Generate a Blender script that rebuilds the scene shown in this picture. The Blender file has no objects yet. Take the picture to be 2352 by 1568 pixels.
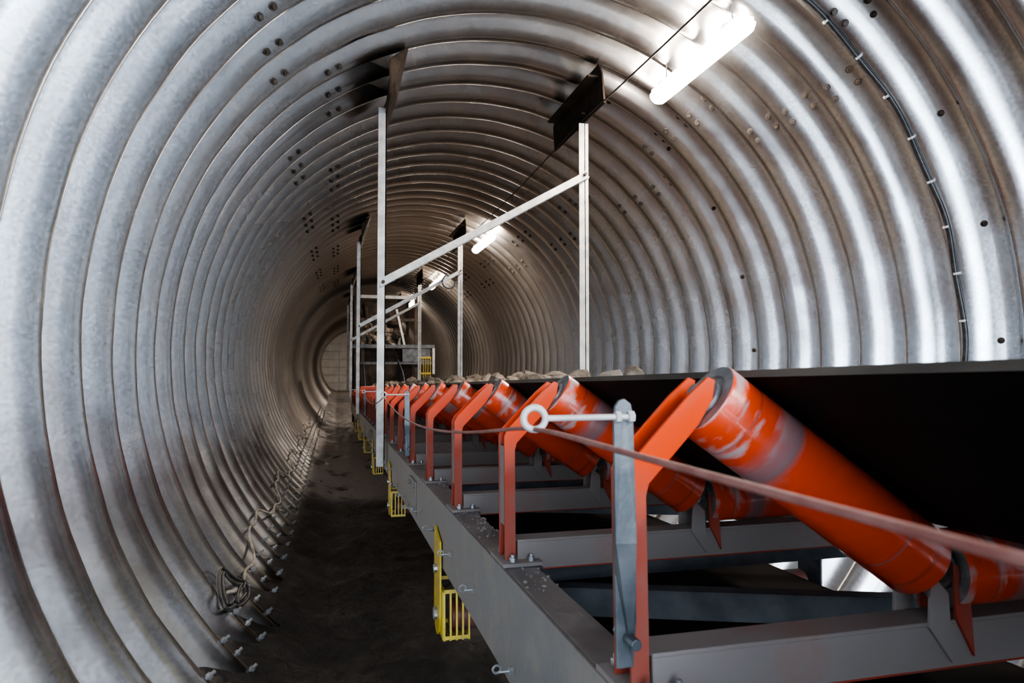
import bpy, math, random, bmesh
from mathutils import Vector, Matrix, noise, Quaternion
random.seed(7)
EYE=1.57
CX,CZ,R=1.19,1.67,2.27
PITCH=0.381; AMP=0.094; PH=0.010
scene=bpy.context.scene

# ---------------------------------------------------------------- materials
def newmat(name):
    m=bpy.data.materials.new(name); m.use_nodes=True
    nt=m.node_tree; b=nt.nodes['Principled BSDF']
    return m,nt,b
def ramp(nt,fac,stops):
    r=nt.nodes.new('ShaderNodeValToRGB'); nt.links.new(fac,r.inputs[0])
    e=r.color_ramp.elements
    while len(e)<len(stops): e.new(0.5)
    for i,(p,c) in enumerate(stops):
        e[i].position=p; e[i].color=(c[0],c[1],c[2],1) if not isinstance(c,(int,float)) else (c,c,c,1)
    return r.outputs[0]
def coords(nt,scale=(1,1,1),kind='Object'):
    t=nt.nodes.new('ShaderNodeTexCoord'); mp=nt.nodes.new('ShaderNodeMapping')
    mp.inputs['Scale'].default_value=scale
    nt.links.new(t.outputs[kind],mp.inputs[0]); return mp.outputs[0]
def nz(nt,vec,scale,detail=4,rough=.55):
    n=nt.nodes.new('ShaderNodeTexNoise'); n.inputs['Scale'].default_value=scale
    n.inputs['Detail'].default_value=detail; n.inputs['Roughness'].default_value=rough
    nt.links.new(vec,n.inputs['Vector']); return n.outputs[0]
def mixc(nt,fac,a,b):
    m=nt.nodes.new('ShaderNodeMix'); m.data_type='RGBA'
    if isinstance(fac,float): m.inputs[0].default_value=fac
    else: nt.links.new(fac,m.inputs[0])
    for k,v in ((6,a),(7,b)):
        if isinstance(v,tuple): m.inputs[k].default_value=(*v,1)
        else: nt.links.new(v,m.inputs[k])
    return m.outputs[2]
def maprange(nt,src,a,b,c,d):
    mr=nt.nodes.new('ShaderNodeMapRange')
    for i,v in enumerate((a,b,c,d)): mr.inputs[i+1].default_value=v
    nt.links.new(src,mr.inputs[0]); return mr.outputs[0]
def bump(nt,b,h,strength,dist=.01):
    n=nt.nodes.new('ShaderNodeBump'); n.inputs['Strength'].default_value=strength
    n.inputs['Distance'].default_value=dist
    nt.links.new(h,n.inputs['Height']); nt.links.new(n.outputs[0],b.inputs['Normal'])
def simple(name,c1,c2,metal,rough,scale=8,bs=.15,stretch=(1,1,1),lo=.4,hi=.62,r2=None,spec=None):
    m,nt,b=newmat(name); v=coords(nt,stretch)
    n=nz(nt,v,scale,6)
    nt.links.new(ramp(nt,n,[(lo,c1),(hi,c2)]),b.inputs['Base Color'])
    nt.links.new(ramp(nt,n,[(lo,rough),(hi,r2 if r2 is not None else rough)]),b.inputs['Roughness'])
    b.inputs['Metallic'].default_value=metal
    if spec is not None: b.inputs['Specular IOR Level'].default_value=spec
    if bs: bump(nt,b,nz(nt,v,scale*6,3),bs,.004)
    return m

def tunnel_mat():
    m,nt,b=newmat('galvanised_corrugated_steel')
    v=coords(nt)
    vor=nt.nodes.new('ShaderNodeTexVoronoi'); vor.inputs['Scale'].default_value=85
    nt.links.new(v,vor.inputs['Vector'])
    sp=ramp(nt,vor.outputs['Color'],[(0.1,(.59,.62,.65)),(.9,(.78,.81,.85))])
    big=nz(nt,v,.8,2,.5)
    dustmask=ramp(nt,big,[(.45,0.0),(.80,.5)])
    st=nz(nt,coords(nt,(1.6,4,.5)),2.0,2,.45)
    stm=ramp(nt,st,[(.58,0.0),(.84,.6)])
    c=mixc(nt,dustmask,sp,(.50,.47,.44))
    c=mixc(nt,stm,c,(.30,.25,.20))
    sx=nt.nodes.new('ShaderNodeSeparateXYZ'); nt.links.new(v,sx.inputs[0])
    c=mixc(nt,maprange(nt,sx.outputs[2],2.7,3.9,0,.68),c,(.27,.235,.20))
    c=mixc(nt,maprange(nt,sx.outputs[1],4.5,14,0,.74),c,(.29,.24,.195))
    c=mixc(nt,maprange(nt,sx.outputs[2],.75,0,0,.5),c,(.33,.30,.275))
    nt.links.new(c,b.inputs['Base Color'])
    b.inputs['Metallic'].default_value=1.0
    r=ramp(nt,nz(nt,v,3,3),[(.3,.20),(.7,.28)])
    rr=nt.nodes.new('ShaderNodeMath'); rr.operation='ADD'
    nt.links.new(r,rr.inputs[0]); nt.links.new(maprange(nt,sx.outputs[1],5,14,0,.14),rr.inputs[1])
    nt.links.new(rr.outputs[0],b.inputs['Roughness'])
    h=nt.nodes.new('ShaderNodeMath'); h.operation='ADD'
    nt.links.new(nz(nt,v,4.0,1),h.inputs[0])
    k=nt.nodes.new('ShaderNodeMath'); k.operation='MULTIPLY'; k.inputs[1].default_value=.02
    nt.links.new(nz(nt,v,55,2),k.inputs[0]); nt.links.new(k.outputs[0],h.inputs[1])
    bump(nt,b,h.outputs[0],.25,.012)
    return m
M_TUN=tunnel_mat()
M_GALV=simple('galvanised_steel',(.30,.32,.34),(.45,.46,.47),.75,.42,10,.1)
M_BRK=simple('weathered_galvanised_bracket',(.08,.095,.11),(.15,.165,.18),.5,.45,16,.15)
M_STR=simple('dusty_galvanised_channel',(.20,.205,.21),(.31,.295,.28),.45,.5,9,.3,r2=.75)
M_POST=simple('galvanised_angle_steel',(.36,.35,.335),(.54,.53,.50),.45,.5,12,.1)
M_DARK=simple('dark_dirty_steel',(.030,.021,.016),(.07,.048,.033),.5,.6,7,.2)
def frame_paint():
    m,nt,b=newmat('orange_painted_steel'); v=coords(nt)
    n=nz(nt,v,9,6)
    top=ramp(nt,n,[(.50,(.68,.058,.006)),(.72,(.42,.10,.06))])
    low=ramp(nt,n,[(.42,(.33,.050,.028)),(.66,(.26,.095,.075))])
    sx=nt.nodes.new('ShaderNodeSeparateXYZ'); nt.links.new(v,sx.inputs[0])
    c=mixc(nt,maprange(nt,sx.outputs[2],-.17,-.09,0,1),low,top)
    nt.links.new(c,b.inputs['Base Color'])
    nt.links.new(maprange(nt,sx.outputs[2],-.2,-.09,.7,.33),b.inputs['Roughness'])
    b.inputs['Specular IOR Level'].default_value=.3
    bump(nt,b,nz(nt,v,60,3),.1,.003)
    return m
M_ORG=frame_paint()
M_DUST=simple('dust_coated_red_steel',(.25,.225,.22),(.30,.16,.135),.0,.85,6,.3,lo=.56,hi=.74)
M_YEL=simple('yellow_painted_guard',(.62,.46,.01),(.42,.32,.03),.0,.4,20,.1)
M_BELT=simple('black_rubber_belt',(.005,.005,.006),(.010,.009,.009),.0,.6,4,.1,(1,.15,1),r2=.75,spec=.2)
M_BELTD=simple('dusty_rubber_belt_edge',(.06,.052,.044),(.14,.12,.10),.0,.8,8,.4,(1,.3,1))
M_BELTR=simple('worn_return_belt',(.006,.006,.006),(.012,.010,.009),.0,.95,4,.2,(1,.15,1),spec=.1)
M_BLACK=simple('black_cable_sheath',(.01,.01,.011),(.03,.03,.03),.0,.4,30,.1)
M_WIRE=simple('steel_wire',(.06,.05,.045),(.12,.10,.09),.4,.5,30,.0)
M_ROPE=simple('red_sheathed_pull_cord',(.22,.08,.066),(.30,.14,.12),.0,.55,40,.1)
M_ROPEN=simple('pale_cable_sheath',(.42,.38,.33),(.2,.17,.14),.0,.6,20,.1)
M_WHITE=simple('white_coated_steel',(.42,.42,.43),(.55,.55,.56),.1,.45,30,.05)
M_ORE=simple('crushed_ore',(.12,.095,.072),(.29,.245,.195),.0,.95,9,.6)
M_GRIT=simple('grey_grit',(.16,.15,.145),(.30,.285,.275),.0,.95,30,.3)
M_CAP=simple('grey_roller_end_cap',(.16,.16,.17),(.27,.26,.26),.3,.5,40,.1)
M_HOUS=simple('lamp_housing_plastic',(.6,.6,.6),(.7,.7,.7),.0,.5,10,.0)
M_BLUE=simple('blue_grey_steel',(.06,.07,.083),(.12,.13,.143),.2,.6,9,.1)
M_BOLT=simple('bolt_steel',(.04,.034,.03),(.10,.083,.07),.5,.5,30,0)

def roller_mat():
    m,nt,b=newmat('worn_orange_roller_paint')
    v=coords(nt)
    band=nz(nt,coords(nt,(7,7,24)),1.5,6,.6)
    bm=ramp(nt,band,[(.48,0.0),(.60,.85)])
    sx=nt.nodes.new('ShaderNodeSeparateXYZ'); nt.links.new(v,sx.inputs[0])
    mu=nt.nodes.new('ShaderNodeMath'); mu.operation='MULTIPLY'
    nt.links.new(bm,mu.inputs[0]); nt.links.new(maprange(nt,sx.outputs[2],.06,.15,1,.05),mu.inputs[1])
    c=mixc(nt,mu.outputs[0],(.70,.058,.007),(.46,.40,.40))
    w=nz(nt,coords(nt,(.6,.6,70)),1.0,2,.4)
    wm=ramp(nt,w,[(.60,0.0),(.66,.5)])
    c=mixc(nt,wm,c,(.20,.07,.06))
    rg=ramp(nt,maprange(nt,sx.outputs[2],0,.405,0,1),[(.18,0.0),(.25,.7),(.29,.85),(.33,0.0),(.80,0.0),(.81,.6),(.82,0.0)])
    c=mixc(nt,rg,c,(.20,.18,.20))
    nt.links.new(c,b.inputs['Base Color'])
    b.inputs['Roughness'].default_value=.30
    b.inputs['Coat Weight'].default_value=.25
    return m
M_ROLL=roller_mat()

def floor_mat():
    m,nt,b=newmat('wet_muddy_concrete')
    v=coords(nt); n=nz(nt,v,1.6,8,.65); n2=nz(nt,v,7,8,.7)
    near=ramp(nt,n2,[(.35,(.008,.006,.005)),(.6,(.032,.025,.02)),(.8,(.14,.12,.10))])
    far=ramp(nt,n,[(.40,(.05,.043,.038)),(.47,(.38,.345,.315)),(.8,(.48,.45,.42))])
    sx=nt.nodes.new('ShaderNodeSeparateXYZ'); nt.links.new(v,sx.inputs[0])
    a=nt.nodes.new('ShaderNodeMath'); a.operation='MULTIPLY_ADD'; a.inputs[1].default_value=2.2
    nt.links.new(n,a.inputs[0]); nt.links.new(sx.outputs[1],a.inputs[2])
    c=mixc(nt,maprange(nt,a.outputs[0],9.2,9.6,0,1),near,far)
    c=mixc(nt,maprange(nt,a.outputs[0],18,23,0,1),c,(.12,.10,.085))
    nt.links.new(c,b.inputs['Base Color'])
    nt.links.new(ramp(nt,n,[(.38,.16),(.55,.55)]),b.inputs['Roughness'])
    bump(nt,b,n2,1.0,.06)
    return m
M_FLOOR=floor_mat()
def emis(name,col,s):
    m,nt,b=newmat(name)
    b.inputs['Base Color'].default_value=(.9,.9,.88,1)
    b.inputs['Emission Color'].default_value=(*col,1); b.inputs['Emission Strength'].default_value=s
    return m
M_LAMP=emis('lit_lamp_diffuser',(1,.88,.76),205)

# ---------------------------------------------------------------- mesh helpers
class MB:
    def __init__(s): s.v=[];s.f=[];s.m=[]
    def add(s,vs,fs,mi=0):
        o=len(s.v); s.v+= [tuple(p) for p in vs]; s.f+=[tuple(i+o for i in f) for f in fs]; s.m+=[mi]*len(fs)
    def box(s,x0,x1,y0,y1,z0,z1,mi=0):
        s.add([(x0,y0,z0),(x1,y0,z0),(x1,y1,z0),(x0,y1,z0),(x0,y0,z1),(x1,y0,z1),(x1,y1,z1),(x0,y1,z1)],
              [(0,3,2,1),(4,5,6,7),(0,1,5,4),(1,2,6,5),(2,3,7,6),(3,0,4,7)],mi)
    def prism(s,pts,off,mi=0):
        n=len(pts); off=Vector(off); a=[Vector(p) for p in pts]; b=[p+off for p in a]
        fs=[tuple(range(n)),tuple(range(2*n-1,n-1,-1))]+[(i,i+n,(i+1)%n+n,(i+1)%n) for i in range(n)]
        s.add(a+b,fs,mi)
    def bar(s,p0,p1,w,h,up=(0,0,1),mi=0):
        p0=Vector(p0);p1=Vector(p1);d=(p1-p0).normalized();u=Vector(up)
        r=d.cross(u).normalized();u=r.cross(d).normalized()
        q=[p0-r*w/2-u*h/2,p0+r*w/2-u*h/2,p0+r*w/2+u*h/2,p0-r*w/2+u*h/2]
        s.prism(q,p1-p0,mi)
    def cyl(s,p0,p1,r,n=12,mi=0,r2=None):
        p0=Vector(p0);p1=Vector(p1);d=(p1-p0).normalized()
        a=d.orthogonal().normalized();b=d.cross(a); r2=r if r2 is None else r2
        vs=[p0+(a*math.cos(2*math.pi*i/n)+b*math.sin(2*math.pi*i/n))*r for i in range(n)]
        vs+=[p1+(a*math.cos(2*math.pi*i/n)+b*math.sin(2*math.pi*i/n))*r2 for i in range(n)]
        s.add(vs,[(i,(i+1)%n,(i+1)%n+n,i+n) for i in range(n)]+[tuple(range(n-1,-1,-1)),tuple(range(n,2*n))],mi)
    def torus(s,c,ax,R_,r,n=20,k=8,mi=0):
        c=Vector(c);d=Vector(ax).normalized();a=d.orthogonal().normalized();b=d.cross(a);vs=[];fs=[]
        for i in range(n):
            t=2*math.pi*i/n;e=a*math.cos(t)+b*math.sin(t)
            for j in range(k):
                u=2*math.pi*j/k; vs.append(c+e*(R_+r*math.cos(u))+d*r*math.sin(u))
        for i in range(n):
            for j in range(k):
                fs.append((i*k+j,((i+1)%n)*k+j,((i+1)%n)*k+(j+1)%k,i*k+(j+1)%k))
        s.add(vs,fs,mi)
    def obj(s,name,mats,parent=None,smooth=False,bevel=0,sang=None):
        me=bpy.data.meshes.new(name); me.from_pydata(s.v,[],s.f)
        if not isinstance(mats,(list,tuple)): mats=[mats]
        for m in mats: me.materials.append(m)
        for p,i in zip(me.polygons,s.m): p.material_index=i; p.use_smooth=smooth
        me.update()
        bm=bmesh.new(); bm.from_mesh(me); bmesh.ops.recalc_face_normals(bm,faces=bm.faces); bm.to_mesh(me); bm.free()
        if smooth and sang: me.set_sharp_from_angle(angle=math.radians(sang))
        ob=bpy.data.objects.new(name,me); scene.collection.objects.link(ob)
        if parent: ob.parent=parent
        if bevel:
            md=ob.modifiers.new('bevel','BEVEL'); md.width=bevel; md.segments=2; md.limit_method='ANGLE'
        return ob
def empty(name,loc=(0,0,0),parent=None):
    e=bpy.data.objects.new(name,None); e.location=loc; e.empty_display_size=.1
    scene.collection.objects.link(e)
    if parent: e.parent=parent
    return e
def curve(name,pts,r,mat,parent=None,smooth=True):
    cu=bpy.data.curves.new(name,'CURVE'); cu.dimensions='3D'; cu.bevel_depth=r; cu.bevel_resolution=3; cu.use_fill_caps=True
    if smooth:
        sp=cu.splines.new('NURBS'); sp.points.add(len(pts)-1); sp.order_u=3; sp.use_endpoint_u=True
    else:
        sp=cu.splines.new('POLY'); sp.points.add(len(pts)-1)
    for p,q in zip(sp.points,pts): p.co=(*q,1)
    cu.resolution_u=6; cu.materials.append(mat)
    ob=bpy.data.objects.new(name,cu); scene.collection.objects.link(ob)
    if parent: ob.parent=parent
    return ob

# ---------------------------------------------------------------- tunnel lining
Y0,Y1=-3.5,46.0
def corr(y):
    s=math.cos(2*math.pi*(y-PH)/PITCH)
    return AMP*s*(1.08-.16*s*s+.08)*.95
def rad(y): return R-corr(y)
def dent(y,a):
    if y>=14: return 0
    return .008*(noise.noise(Vector((math.cos(a)*2.6,y*1.6,math.sin(a)*2.6)))) + .005*noise.noise(Vector((math.cos(a)*9,y*2.6,math.sin(a)*9)))
def wallpt(ang,y,off=0):
    r=rad(y)-off+dent(y,ang)
    return Vector((CX+r*math.cos(ang),y,CZ+r*math.sin(ang)))
SUB=14; NA=180
ny=int((Y1-Y0)/PITCH*SUB)
vs=[];fs=[]
for i in range(ny+1):
    y=Y0+(Y1-Y0)*i/ny
    for j in range(NA):
        a=2*math.pi*j/NA
        r=rad(y)+dent(y,a)
        vs.append((CX+r*math.cos(a),y,CZ+r*math.sin(a)))
for i in range(ny):
    for j in range(NA):
        j2=(j+1)%NA
        fs.append((i*NA+j,i*NA+j2,(i+1)*NA+j2,(i+1)*NA+j))
me=bpy.data.meshes.new('wall_corrugated_tunnel'); me.from_pydata(vs,[],fs)
for p in me.polygons: p.use_smooth=True
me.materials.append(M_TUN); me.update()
tun=bpy.data.objects.new('wall_corrugated_tunnel',me); scene.collection.objects.link(tun)

def wnorm(ang,y):
    h=.004
    sl=(rad(y+h)-rad(y-h))/(2*h)
    rad_in=Vector((-math.cos(ang),0,-math.sin(ang)))
    return (rad_in+Vector((0,sl,0))).normalized()
mb=MB()
def bolt(ang,y,s=.013):
    p=wallpt(ang,y,-.002); n=wnorm(ang,y)
    mb.cyl(p,p+n*.008,s*1.6,10); mb.cyl(p,p+n*.030,s,6)
seamsA=[124,52]; seamsB=[134,43]
k0=int((-1-PH)/PITCH)
for k in range(k0,46):
    yc=PH+k*PITCH
    seams=seamsA if (k//3)%2==0 else seamsB
    for sdeg in seams:
        for dy in (-.135,-.055):
            for da in (-1.1,1.1):
                bolt(math.radians(sdeg+da),yc+dy)
    if k%6==2:
        for a in range(-15,80,16): bolt(math.radians(a),yc-.12,.011)
for k in range(4,60):
    y=PH+k*PITCH
    for a,dy in ((219,0),(221.5,.03),(224,0),(219.5,.19),(223,.19)):
        t=math.radians(a); p=wallpt(t,y+dy,-.004); n=wnorm(t,y+dy)
        mb.cyl(p,p+n*.045,.008,6,1); mb.cyl(p+n*.010,p+n*.024,.015,6,1)
mb.obj('bolts',[M_BOLT,M_GALV],tun,smooth=False)

# ---------------------------------------------------------------- floor
vs=[];fs=[];nx,nyf=80,420
for i in range(nyf+1):
    y=Y0+(Y1-Y0)*(i/nyf)**1.6
    for j in range(nx+1):
        x=-.85+3.85*j/nx
        z=.03*noise.noise(Vector((x*1.6,y*1.1,0)))+.020*noise.noise(Vector((x*6,y*5,3)))+.014*noise.noise(Vector((x*17,y*15,3)))
        if x<-.05: z+=(-.05-x)*.42+.05*noise.noise(Vector((x*4,y*3,8)))*min(1,(-.05-x)*5)
        vs.append((x,y,z))
for i in range(nyf):
    for j in range(nx):
        a=i*(nx+1)+j; fs.append((a,a+1,a+nx+2,a+nx+1))
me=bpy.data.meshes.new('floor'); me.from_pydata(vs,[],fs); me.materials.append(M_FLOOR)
for p in me.polygons:p.use_smooth=True
fl=bpy.data.objects.new('floor',me); scene.collection.objects.link(fl)

e=empty('door_1',(0,0,0))
mb=MB()
for i in range(9):
    z0=i*.5; mb.box(-1.2,3.6,Y1-.5,Y1-.42,z0+.02,z0+.5)
mb.box(-1.2,3.6,Y1-.42,Y1-.3,0,4.5,0)
mb.box(.1,.16,Y1-.53,Y1-.5,0,2.6,1); mb.box(-.9,.16,Y1-.53,Y1-.5,2.55,2.6,1)
mb.obj('door_panels',[simple('white_door_panel',(.60,.57,.53),(.72,.69,.64),0,.6,3,0),M_GALV],e)

# ---------------------------------------------------------------- lamps
def lamp(x,y0,y1,z):
    e=empty('tube_light',(0,0,0))
    mb=MB(); n=14
    rw,rh=.066,.050
    ys=[(y0,.55),(y0+.012,.85),(y0+.035,1),(y1-.035,1),(y1-.012,.85),(y1,.55)]
    vs=[];fs=[]
    for y,s in ys:
        for k in range(n+1):
            a=math.pi+math.pi*k/n
            vs.append((x+rw*s*math.cos(a),y,z+rh*1.3*s*math.sin(a)))
    for i in range(len(ys)-1):
        for k in range(n):
            a=i*(n+1)+k; fs.append((a,a+1,a+n+2,a+n+1))
    fs.append(tuple(range(n+1))); fs.append(tuple(range((len(ys)-1)*(n+1),len(ys)*(n+1))))
    mb.add(vs,fs); mb.obj('diffuser',M_LAMP,e,smooth=True)
    mb=MB(); mb.box(x-.05,x+.05,y0+.02,y1-.02,z,z+.035)
    for yy in (y0+.15,y1-.15):
        mb.box(x-.056,x+.056,yy-.012,yy+.012,z-.008,z+.045)
        dx=x-CX; top=CZ+math.sqrt((R-AMP)**2-dx*dx)
        mb.cyl((x,yy,z+.03),(x,yy,top),.004,6)
    mb.obj('housing',M_HOUS,e)
LX,LZ=2.15,EYE+1.885
for (a,b) in ((3.22,4.32),(9.6,10.8),(15.0,16.2),(20.2,21.4),(28,29.2),(40,41.2),(-2.3,-1.1)):
    lamp(LX,a,b,LZ)

e=empty('wall_cable')
pts=[];cy=3.035
for i in range(0,60):
    a=math.radians(-30+i*2)
    yy=cy+.008*math.sin(i*.7)
    pts.append(wallpt(a,yy,.014))
curve('cable',pts,.0155,M_BLACK,e)
mb=MB()
for a in range(-10,70,7):
    t=math.radians(a); c=wallpt(t,cy,.014)
    mb.cyl(c-Vector((-math.sin(t),0,math.cos(t)))*.006,c+Vector((-math.sin(t),0,math.cos(t)))*.006,.0195,14)
mb.obj('cable_clips',M_WHITE,e,smooth=True,sang=40)

wp=[]
for i in range(0,80):
    y=-2+i*.35
    wp.append((1.79,y,EYE+1.87-.05*math.sin(math.pi*((y-4.9)%5.2)/5.2)))
curve('overhead_wire',wp,.006,M_WIRE)

e=empty('floor_edge_cable')
pts=[]
for i in range(0,70):
    y=3.9+i*.18
    a=math.radians(216.5+2.0*math.sin(i*.55)+1.0*math.sin(i*1.7))
    pts.append(Vector((CX+(R-AMP-.012)*math.cos(a),y,CZ+(R-AMP-.012)*math.sin(a))))
curve('cable_run',pts,.009,M_ROPEN,e)
for off,s in ((0,1),(.9,.7)):
    pts=[]
    for i in range(0,24):
        t=off+i/23*2*math.pi*1.15
        a=math.radians(217.0+2.6*s*math.sin(t)+.8*math.sin(2.3*t)); y=3.95+.24*s*math.cos(t)+.05*math.sin(3*t)
        pts.append(Vector((CX+(R-AMP-.02)*math.cos(a),y,CZ+(R-AMP-.02)*math.sin(a))))
    curve('cable_loop',pts,.010,M_BLACK,e)

# ---------------------------------------------------------------- belt conveyor
SL=.03
conv=empty('belt_conveyor',(0,0,EYE)); conv.rotation_euler=(-math.atan(SL),0,0)
YA,YB=-2.5,17.4
XL,XR=.335,1.751
XM=(XL+XR)/2
def stringer(name,x,sgn):
    mb=MB(); t=.008; zt,zb=-.378,-.585; w=.075
    mb.box(min(x,x+sgn*t),max(x,x+sgn*t),YA,YB,zb,zt)
    mb.box(min(x+sgn*t,x+sgn*w),max(x+sgn*t,x+sgn*w),YA,YB,zt-t,zt)
    mb.box(min(x+sgn*t,x+sgn*w),max(x+sgn*t,x+sgn*w),YA,YB,zb,zb+t)
    for y in (3.1,6.9,11.8):
        mb.box(min(x,x-sgn*.006),max(x,x-sgn*.006),y-.12,y+.12,zb+.03,zt-.03)
        for dy in (-.08,.08):
            for dz in (-.05,.05): mb.cyl((x-sgn*.006,y+dy,(zt+zb)/2+dz),(x-sgn*.02,y+dy,(zt+zb)/2+dz),.010,6)
    return mb.obj(name,M_STR,conv,bevel=.002)
stringer('stringer_near',XL,1); stringer('stringer_far',XR,-1)

mb=MB()
y=.95
while y<9:
    z=-.55 if (int(y*10)%2) else -.50
    mb.cyl((XL+.01,y,z),(XL-.028,y,z),.003,8)
    mb.torus((XL-.032,y,z+.006),(0,1,0.2),.008,.0025,12,6)
    mb.cyl((XL,y,z),(XL-.008,y,z),.008,6)
    y+=.37
mb.obj('stringer_hook_bolts',M_GALV,conv,smooth=True,sang=40)

def lathe(prof,mis,n=40):
    mb=MB();vs=[];
    for r,z in prof:
        for k in range(n):
            a=2*math.pi*k/n; vs.append((r*math.cos(a),r*math.sin(a),z))
    mb.v=vs
    for i in range(len(prof)-1):
        for k in range(n):
            mb.f.append((i*n+k,i*n+(k+1)%n,(i+1)*n+(k+1)%n,(i+1)*n+k)); mb.m.append(mis[i])
    mb.f.append(tuple(range(n))); mb.m.append(1)
    mb.f.append(tuple(range((len(prof)-1)*n,len(prof)*n))); mb.m.append(1)
    return mb
RL=.405; RR=.054
half=[(.009,-.022),(.009,.002),(.018,.002),(.020,-.002),(.027,-.002),(.029,.004),(.036,.004),(.038,0),(.047,0),(.0525,.0006),(.054,.004)]
prof=half+[(.054,RL/2)]+[(r,RL-z) for r,z in reversed(half)]
nh=len(half)
mis=[1]*(nh-2)+[0]+[0,0]+[0]+[1]*(nh-2)
while len(mis)<len(prof)-1: mis.append(1)
rob=lathe(prof,mis).obj('roller_master',[M_ROLL,M_CAP],None,smooth=True,sang=35)
rmesh=rob.data; bpy.data.objects.remove(rob)
def idler_mesh():
    mb=MB()
    def mx(x,m): return x if not m else 2*XM-x
    for m in (0,1):
        arm=[(.350,-.372),(.374,-.372),(.374,-.138),(.378,-.123),(.450,-.050),(.470,-.018),(.474,.006),(.464,.010),(.435,-.014),(.358,-.092),(.350,-.108)]
        for yy in (-.028,.022):
            mb.prism([(mx(x,m),yy,z) for x,z in arm],(0,.006,0),0)
        mb.prism([(mx(x,m),-.022,z) for x,z in [(.352,-.30),(.356,-.30),(.356,-.13),(.352,-.13)]],(0,.044,0),1)
        x0,x1=sorted((mx(.338,m),mx(.425,m)))
        mb.box(x0,x1,-.062,.062,-.378,-.370,1)
        mb.box(x0+.004,x1-.004,-.075,.075,-.382,-.377,2)
        for yy in (-.048,.048):
            for xx in (.362,.402):
                mb.cyl((mx(xx,m),yy,-.37),(mx(xx,m),yy,-.360),.008,6,3); mb.cyl((mx(xx,m),yy,-.37),(mx(xx,m),yy,-.354),.0045,6,3)
        for yy in (-.034,.028):
            c=.829
            mb.prism([(mx(c-.034,m),yy,-.262),(mx(c-.006,m),yy,-.290),(mx(c-.004,m),yy,-.385),(mx(c-.040,m),yy,-.335)],(0,.006,0),1)
            mb.prism([(mx(c+.004,m),yy,-.250),(mx(c+.030,m),yy,-.262),(mx(c+.034,m),yy,-.380),(mx(c+.006,m),yy,-.325)],(0,.006,0),0)
        mb.cyl((mx(.806,m),-.030,-.262),(mx(.806,m),.030,-.262),.010,8,3)
    mb.box(.378,2*XM-.378,-.028,-.022,-.392,-.334,1)
    mb.box(.378,2*XM-.378,-.028,.028,-.334,-.329,1)
    mb.box(.378,2*XM-.378,.022,.028,-.392,-.334,0)
    mb.box(.378,2*XM-.378,-.0285,-.027,-.3945,-.391,0)
    return mb
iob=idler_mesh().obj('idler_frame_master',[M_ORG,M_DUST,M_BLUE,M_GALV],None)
imesh=iob.data; bpy.data.objects.remove(iob)
A=Vector((.473,0,-.0186)); B=Vector((.805,0,-.253))
def place_roller(p0,p1,y,par,nm,spin):
    d=(p1-p0).normalized(); q=Vector((0,0,1)).rotation_difference(d)
    o=bpy.data.objects.new(nm,rmesh); scene.collection.objects.link(o); o.parent=par
    o.rotation_mode='QUATERNION'
    o.rotation_quaternion=q@Quaternion((0,0,1),spin)
    o.location=p0+Vector((0,y,0))
    return o
def mir(v): return Vector((2*XM-v.x,v.y,v.z))
y=.82-.648*3
while y<16.5:
    o=bpy.data.objects.new('idler_frame',imesh); scene.collection.objects.link(o); o.parent=conv; o.location=(0,y,0)
    md=o.modifiers.new('bevel','BEVEL'); md.width=.0015; md.segments=1
    place_roller(A,B,y,conv,'wing_roller_near',random.random()*6)
    place_roller(mir(A),mir(B),y,conv,'wing_roller_far',random.random()*6)
    place_roller(Vector((XM-.2025,0,-.265)),Vector((XM+.2,0,-.265)),y,conv,'centre_roller',random.random()*6)
    y+=.648

nrm=Vector((.577,0,.817))
def trough(off):
    a=A+nrm*(RR+off)+(B-A).normalized()*.030; b=B+nrm*(RR+off)
    zc=-.265+RR+off
    pts=[(a.x,a.z)]
    L=[(a.x+(b.x-a.x)*t,a.z+(b.z-a.z)*t) for t in (.3,.6,.86)]
    pts+=L+[(b.x+.003,b.z+.004),(b.x+.04,zc+.0)]+[(XM-.1,zc-.001)]
    pts+=[(2*XM-x,z) for x,z in reversed(pts)]
    return pts
bot=trough(.0015); top=trough(.0135)
mb=MB(); n=len(bot); nyb=40; vs=[]
for i in range(nyb+1):
    y=YA+(YB-YA)*i/nyb
    vs+=[(x,y,z) for x,z in bot]+[(x,y,z) for x,z in top]
fs=[];mi=[]
for i in range(nyb):
    o=i*2*n;p=o+2*n
    for j in range(n-1):
        fs.append((o+j,o+j+1,p+j+1,p+j)); mi.append(0)
        fs.append((o+n+j,p+n+j,p+n+j+1,o+n+j+1)); mi.append(1)
    fs.append((o,p,p+n,o+n)); mi.append(1); fs.append((o+n-1,o+2*n-1,p+2*n-1,p+n-1)); mi.append(1)
mb.v=vs;mb.f=fs;mb.m=mi
mb.obj('carrying_belt',[M_BELT,M_BELTD],conv)
mb=MB(); mb.box(.47,2*XM-.47,YA,YB,-.700,-.690); mb.obj('return_belt',M_BELTR,conv)

mb=MB()
yy=1.468-1.296*2
while yy<15:
    mb.box(XL+.06,XR-.06,yy+.035,yy+.041,-.440,-.385,0); mb.box(XL+.06,XR-.06,yy+.041,yy+.085,-.391,-.385,0)
    yl,yr=yy+.02,yy-.52
    mb.bar((XL+.05,yl,-.470),(XR-.05,yr,-.470),.006,.055,mi=0); mb.bar((XL+.05,yl+.022,-.442),(XR-.05,yr+.022,-.442),.045,.006,mi=0)
    yy+=1.296
mb.obj('stringer_cross_bracing',[M_BLUE,M_DARK],conv)

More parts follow.
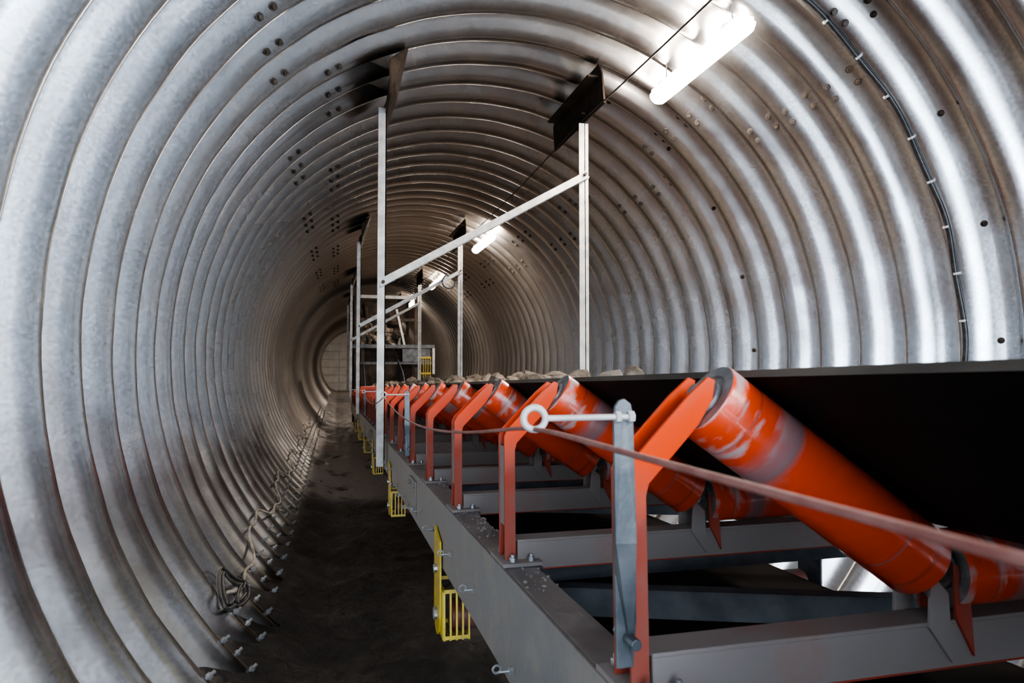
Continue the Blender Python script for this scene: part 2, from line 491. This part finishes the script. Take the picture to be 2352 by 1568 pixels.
mb=MB(); mr=MB(); mh=MB()
for gy in (.15,2.3,4.45,6.6,8.75,10.9,13.05):
    for s in (0,1):
        def X(x): return x if not s else 2*XM-x
        def bx(x0,x1,*a,**k):
            x0,x1=sorted((X(x0),X(x1))); mb.box(x0,x1,*a,**k)
        poly=[(gy+.05,-.47),(gy-.07,-.50)]+[(gy-.07,-.52-.03*i) for i in range(3)]
        for i in range(9):
            a=math.pi+math.pi*i/8; poly.append((gy+.065*math.cos(a),-.745+.065*math.sin(a)))
        poly+=[(gy+.06,-.60)]
        (mh if s else mb).prism([(X(.331),yy_,zz) for yy_,zz in poly],((-.006 if not s else .006),0,0),0)
        if s: continue
        mb.cyl((X(.33),gy,-.60),(X(.315),gy,-.60),.014,10,1)
        mb.cyl((X(.33),gy,-.745),(X(.315),gy,-.745),.020,12,1)
        for z in (-.655,-.800): 
            bx(.335,.42,gy-.085,gy-.079,z-.006,z+.006); bx(.335,.42,gy+.079,gy+.085,z-.006,z+.006)
            bx(.335,.341,gy-.085,gy+.085,z-.006,z+.006)
        for i in range(5):
            x=.338+i*.020
            bx(x-.003,x+.003,gy-.087,gy-.081,-.805,-.655)
            bx(x-.003,x+.003,gy-.087,gy+.085,-.808,-.802)
        for i in range(7):
            yy=gy-.082+i*.027
            bx(.332,.338,yy-.003,yy+.003,-.805,-.655)
    mr.cyl((.37,gy,-.752),(2*XM-.37,gy,-.752),.05,24)
mb.obj('return_roller_guards',[M_YEL,M_GALV],conv)
mh.obj('return_roller_hangers',[M_BLUE],conv)
mr.obj('return_rollers',simple('dull_red_roller',(.16,.03,.02),(.1,.08,.08),0,.5,10,0),conv,smooth=True,sang=40)

cord_y=[.755-2.6,.755,3.35,5.95,8.55,11.15]
mb=MB();mw=MB()
for cy_ in cord_y:
    t=.006; y0=cy_
    poly=[(.324,-.335),(.345,-.335),(.350,-.28),(.350,-.215),(.343,-.185),(.342,-.035),(.339,-.022),(.331,-.016),(.324,-.018),(.319,-.025),(.317,-.040),(.317,-.185),(.324,-.225)]
    mb.prism([(x,y0+ (.0 if z>-.2 else .02),z) for x,z in poly],(0,t,0),0)
    mb.cyl((.338,y0-.006,-.30),(.338,y0+.05,-.30),.007,8,0)
    zr=-.037
    mw.cyl((.338,y0-.004,zr),(.232,y0-.004,zr),.0036,10)
    mw.cyl((.323,y0-.004,zr),(.317,y0-.004,zr),.007,6); mw.cyl((.333,y0-.004,zr),(.340,y0-.004,zr),.007,6)
    mw.torus((.218,y0-.004,zr),(0.15,1,0),.0125,.004,24,10)
mb.obj('pull_cord_brackets',M_BRK,conv,bevel=.001)
mw.obj('pull_cord_eye_bolts',M_WHITE,conv,smooth=True,sang=40)
pts=[]
for a,b in zip(cord_y[:-1],cord_y[1:]):
    for i in range(12):
        t=i/12; pts.append((.217+.003*math.sin(t*3),a+(b-a)*t,-.046-.062*4*t*(1-t)))
pts.append((.217,cord_y[-1],-.046))
pts=[(x,y,(z if y>.755 else -.046-.030*4*((y-cord_y[0])/2.6)*(1-(y-cord_y[0])/2.6)*.6)) for x,y,z in pts]
curve('pull_cord',pts,.0026,M_ROPE,conv)

def rock(mb,c,s,seed,sub=2):
    bm=bmesh.new(); bmesh.ops.create_icosphere(bm,subdivisions=sub,radius=1)
    rot=Matrix.Rotation(seed*1.7,3,Vector((math.sin(seed),math.cos(seed*2),.5)).normalized())
    sc=Vector((random.uniform(.7,1.3),random.uniform(.7,1.3),random.uniform(.5,.9)))
    base=len(mb.v)
    for v in bm.verts:
        n=noise.noise(v.co*1.3+Vector((seed*3,seed,0)))
        q=v.co*(1+.45*n); q=Vector((round(q.x*2.2)/2.2*.45+q.x*.55,round(q.y*2.2)/2.2*.45+q.y*.55,round(q.z*2.2)/2.2*.45+q.z*.55))
        q=Vector((q.x*sc.x,q.y*sc.y,q.z*sc.z)); q=rot@q
        mb.v.append(tuple(Vector(c)+q*s))
    for f in bm.faces: mb.f.append(tuple(v.index+base for v in f.verts)); mb.m.append(0)
    bm.free()
mb=MB()
for i in range(1300):
    y=random.uniform(.5,8); 
    if noise.noise(Vector((y*2.3,0,5)))<-.12: continue
    x=XL+.078-abs(random.gauss(0,.030)); 
    if x<XL+.004: continue
    rock(mb,(x,y,-.3775),random.choice([.0015,.0025,.0035,.0055]),i*.53,1)
mb.obj('spilled_grit',M_GRIT,conv)
def heaph(y,u):
    h0=-.03+.07*min(1,max(0,(y-2.5)/3.5))
    return h0-(h0+.055)*u*u
mb=MB()
nxh,nyh=22,300; vs=[];fs=[]
for i in range(nyh+1):
    y=YA+(YB-YA)*i/nyh
    for j in range(nxh+1):
        u=-1+2*j/nxh; x=XM+u*.39
        z=heaph(y,u)+(1-u*u)*(.03*noise.noise(Vector((x*9,y*5,1)))+.02*noise.noise(Vector((x*25,y*22,1))))
        if abs(u)>.99: z-=.008
        vs.append((x,y,z))
for i in range(nyh):
    for j in range(nxh):
        a=i*(nxh+1)+j; fs.append((a,a+1,a+nxh+2,a+nxh+1))
mb.add(vs,fs)
for i in range(1300):
    y=random.uniform(.3,YB-.5); u=random.uniform(-.93,.93); s=random.choice([.010,.015,.02,.025,.035]) 
    if y>1.8 and random.random()<.07: s=random.uniform(.05,.075)
    rock(mb,(XM+u*.39*(1 if s<.04 else .8),y,heaph(y,u)+s*.3),s,i*.37)
for (x,y,z,s) in ((1.04,2.3,.025,.045),(1.0,2.42,.02,.03),(1.02,3.5,.02,.05),(.95,3.75,.03,.035),(1.0,4.6,.04,.05)):
    rock(mb,(x,y,z),s,x*y)
mb.obj('ore_load',M_ORE,conv)
# skirt boards guiding the load under the hopper
mb=MB(); D=17.6
for x in (.60,1.47): mb.prism([(x,D-2.4,-.02),(x,D-.25,-.02),(x,D-.25,.70),(x,D-1.6,.36)],(.012,0,0),0)
mb.obj('skirt_boards',M_BLUE,conv)

# ---------------------------------------------------------------- hanger frames
def frame(d,name='conveyor_hanger_frame'):
    e=empty(name)
    mb=MB(); xl,xr=.330,1.768
    zb=EYE-.685; zt=EYE+1.80
    w=.062;t=.007
    mb.box(xl-t-.012,xl-.012+.0,d-w/2,d+w/2,zb,zt); mb.box(xl-.012-w*.9,xl-.012,d-w/2,d-w/2+t,zb,zt)
    mb.box(xr+.012,xr+.012+t,d-w/2,d+w/2,zb,zt+.02); mb.box(xr-.03,xr+.012+.03,d-w/2,d-w/2+t,zb,zt+.02)
    zl,zr=EYE+.57,EYE+1.43
    mb.bar((xl-.05,d-w/2-.008,zl),(xr+.03,d-w/2-.008,zr),.006,.055,(0,0,1)); 
    mb.bar((xl-.05,d-w/2-.03,zl-.025),(xr+.03,d-w/2-.03,zr-.025),.045,.006,(0,0,1))
    for (x,z) in ((xl-.03,zl+.01),(xr+.01,zr)):
        mb.cyl((x,d-w/2-.005,z),(x,d-w/2-.035,z),.013,6,1)
    mb.obj('posts_and_brace',[M_POST,M_DARK],e)
    mb=MB()
    mb.prism([(xr+.02,d-.36,EYE+2.06),(xr+.02,d-.40,EYE+1.84),(xr+.02,d+.72,EYE+1.84),(xr+.02,d+.76,EYE+2.06),(xr+.02,d+.6,EYE+2.16),(xr+.02,d-.3,EYE+2.16)],(.012,0,0))
    mb.box(xr-.06,xr+.02,d-.30,d+.66,EYE+2.06,EYE+2.075)
    mb.prism([(xl-.02,d-.36,EYE+2.0),(xl-.02,d-.40,EYE+1.76),(xl-.02,d+.72,EYE+1.76),(xl-.02,d+.76,EYE+2.0),(xl+.10,d+.6,EYE+2.12),(xl+.10,d-.3,EYE+2.12)],(.012,0,0))
    mb.cyl((xr+.05,d-.02,EYE+1.9),(xr-.01,d-.02,EYE+1.9),.014,6)
    mb.obj('crown_hanger_plates',M_DARK,e)
    return e
for d in (4.8,10.1,15.3,20.5):
    e=frame(d)
    if d==10.1:
        pts=[(1.60+.0,d-.04,EYE+1.36)]+[(1.60-.10*math.sin(t),d-.06,EYE+1.26+.10*math.cos(t)) for t in [i*.4 for i in range(13)]]
        curve('hanging_cable_coil',pts,.014,M_BLUE,e)

# ---------------------------------------------------------------- transfer structure at the loading point
e=empty('loading_hopper')
mb=MB()
for x in (.45,.62,1.95,2.35):
    for y in (D,D+2.2): mb.box(x-.04,x+.04,y-.04,y+.04,0.0,EYE+ (2.0 if x in(.45,1.95) else .5),0)
mb.box(.35,2.42,D-.1,D+2.4,EYE+.46,EYE+.55,2)
mb.box(.55,1.95,D-.05,D+.02,EYE+1.72,EYE+1.80,1)
mb.box(.40,1.95,D-.05,D+.03,EYE+1.15,EYE+1.22,0)
mb.prism([(.65,D+.5,EYE+1.7),(1.75,D+.5,EYE+1.7),(1.5,D+.3,EYE+.5),(.8,D+.3,EYE+.5)],(0,1.4,0),0)
mb.bar((1.45,D-.06,EYE+1.45),(1.66,D-.06,EYE+.5),.05,.07,(0,1,0),1)
mb.bar((.80,D-.06,EYE+.5),(.70,D-.06,EYE+1.5),.05,.07,(0,1,0),0)
mb.box(.50,2.35,D-.12,D-.02,EYE+.05,EYE+.11,2)
mb.box(1.6,2.3,D-.12,D,EYE+.10,EYE+.44,2)
mb.box(2.36,2.42,D-.15,D-.05,EYE-.2,EYE+.46,1)
mb.box(.45,1.9,D+.4,D+.5,EYE-.6,EYE+.45,0)
mb.obj('hopper_steelwork',[M_DARK,M_POST,M_BLUE],e)
mb=MB()
for z in (.1,.5): mb.box(2.0,2.32,D-.16,D-.125,EYE-.3+z,EYE-.26+z)
for i in range(6): mb.box(2.0+i*.06,2.010+i*.06,D-.16,D-.125,EYE-.3,EYE+.25)
mb.obj('yellow_guards',M_YEL,e)
mb=MB()
for i in range(160):
    z=random.random(); rock(mb,(1.0+random.gauss(0,.22)*(1.3-z*.6),D+.22+random.uniform(-.2,.2)+.2*z,EYE+.5+z*.75),random.uniform(.03,.10),i*.91)
mb.obj('ore_heap',M_ORE,e)

# ---------------------------------------------------------------- world: daylight entering through the open portal behind the viewer
w=bpy.data.worlds.new('sky'); scene.world=w; w.use_nodes=True
bg=w.node_tree.nodes['Background']; bg.inputs[0].default_value=(.74,.86,1,1); bg.inputs[1].default_value=14
scene.view_settings.look='AgX - Medium High Contrast'

# ---------------------------------------------------------------- camera
cam=bpy.data.cameras.new('camera'); co=bpy.data.objects.new('camera',cam); scene.collection.objects.link(co)
co.location=(0,0,EYE); cam.lens=24; cam.sensor_width=36; cam.clip_start=.02
co.rotation_euler=(math.radians(90+2.08),0,-math.atan(.2557))
cam.dof.use_dof=True; cam.dof.focus_distance=2.4; cam.dof.aperture_fstop=9
scene.camera=co
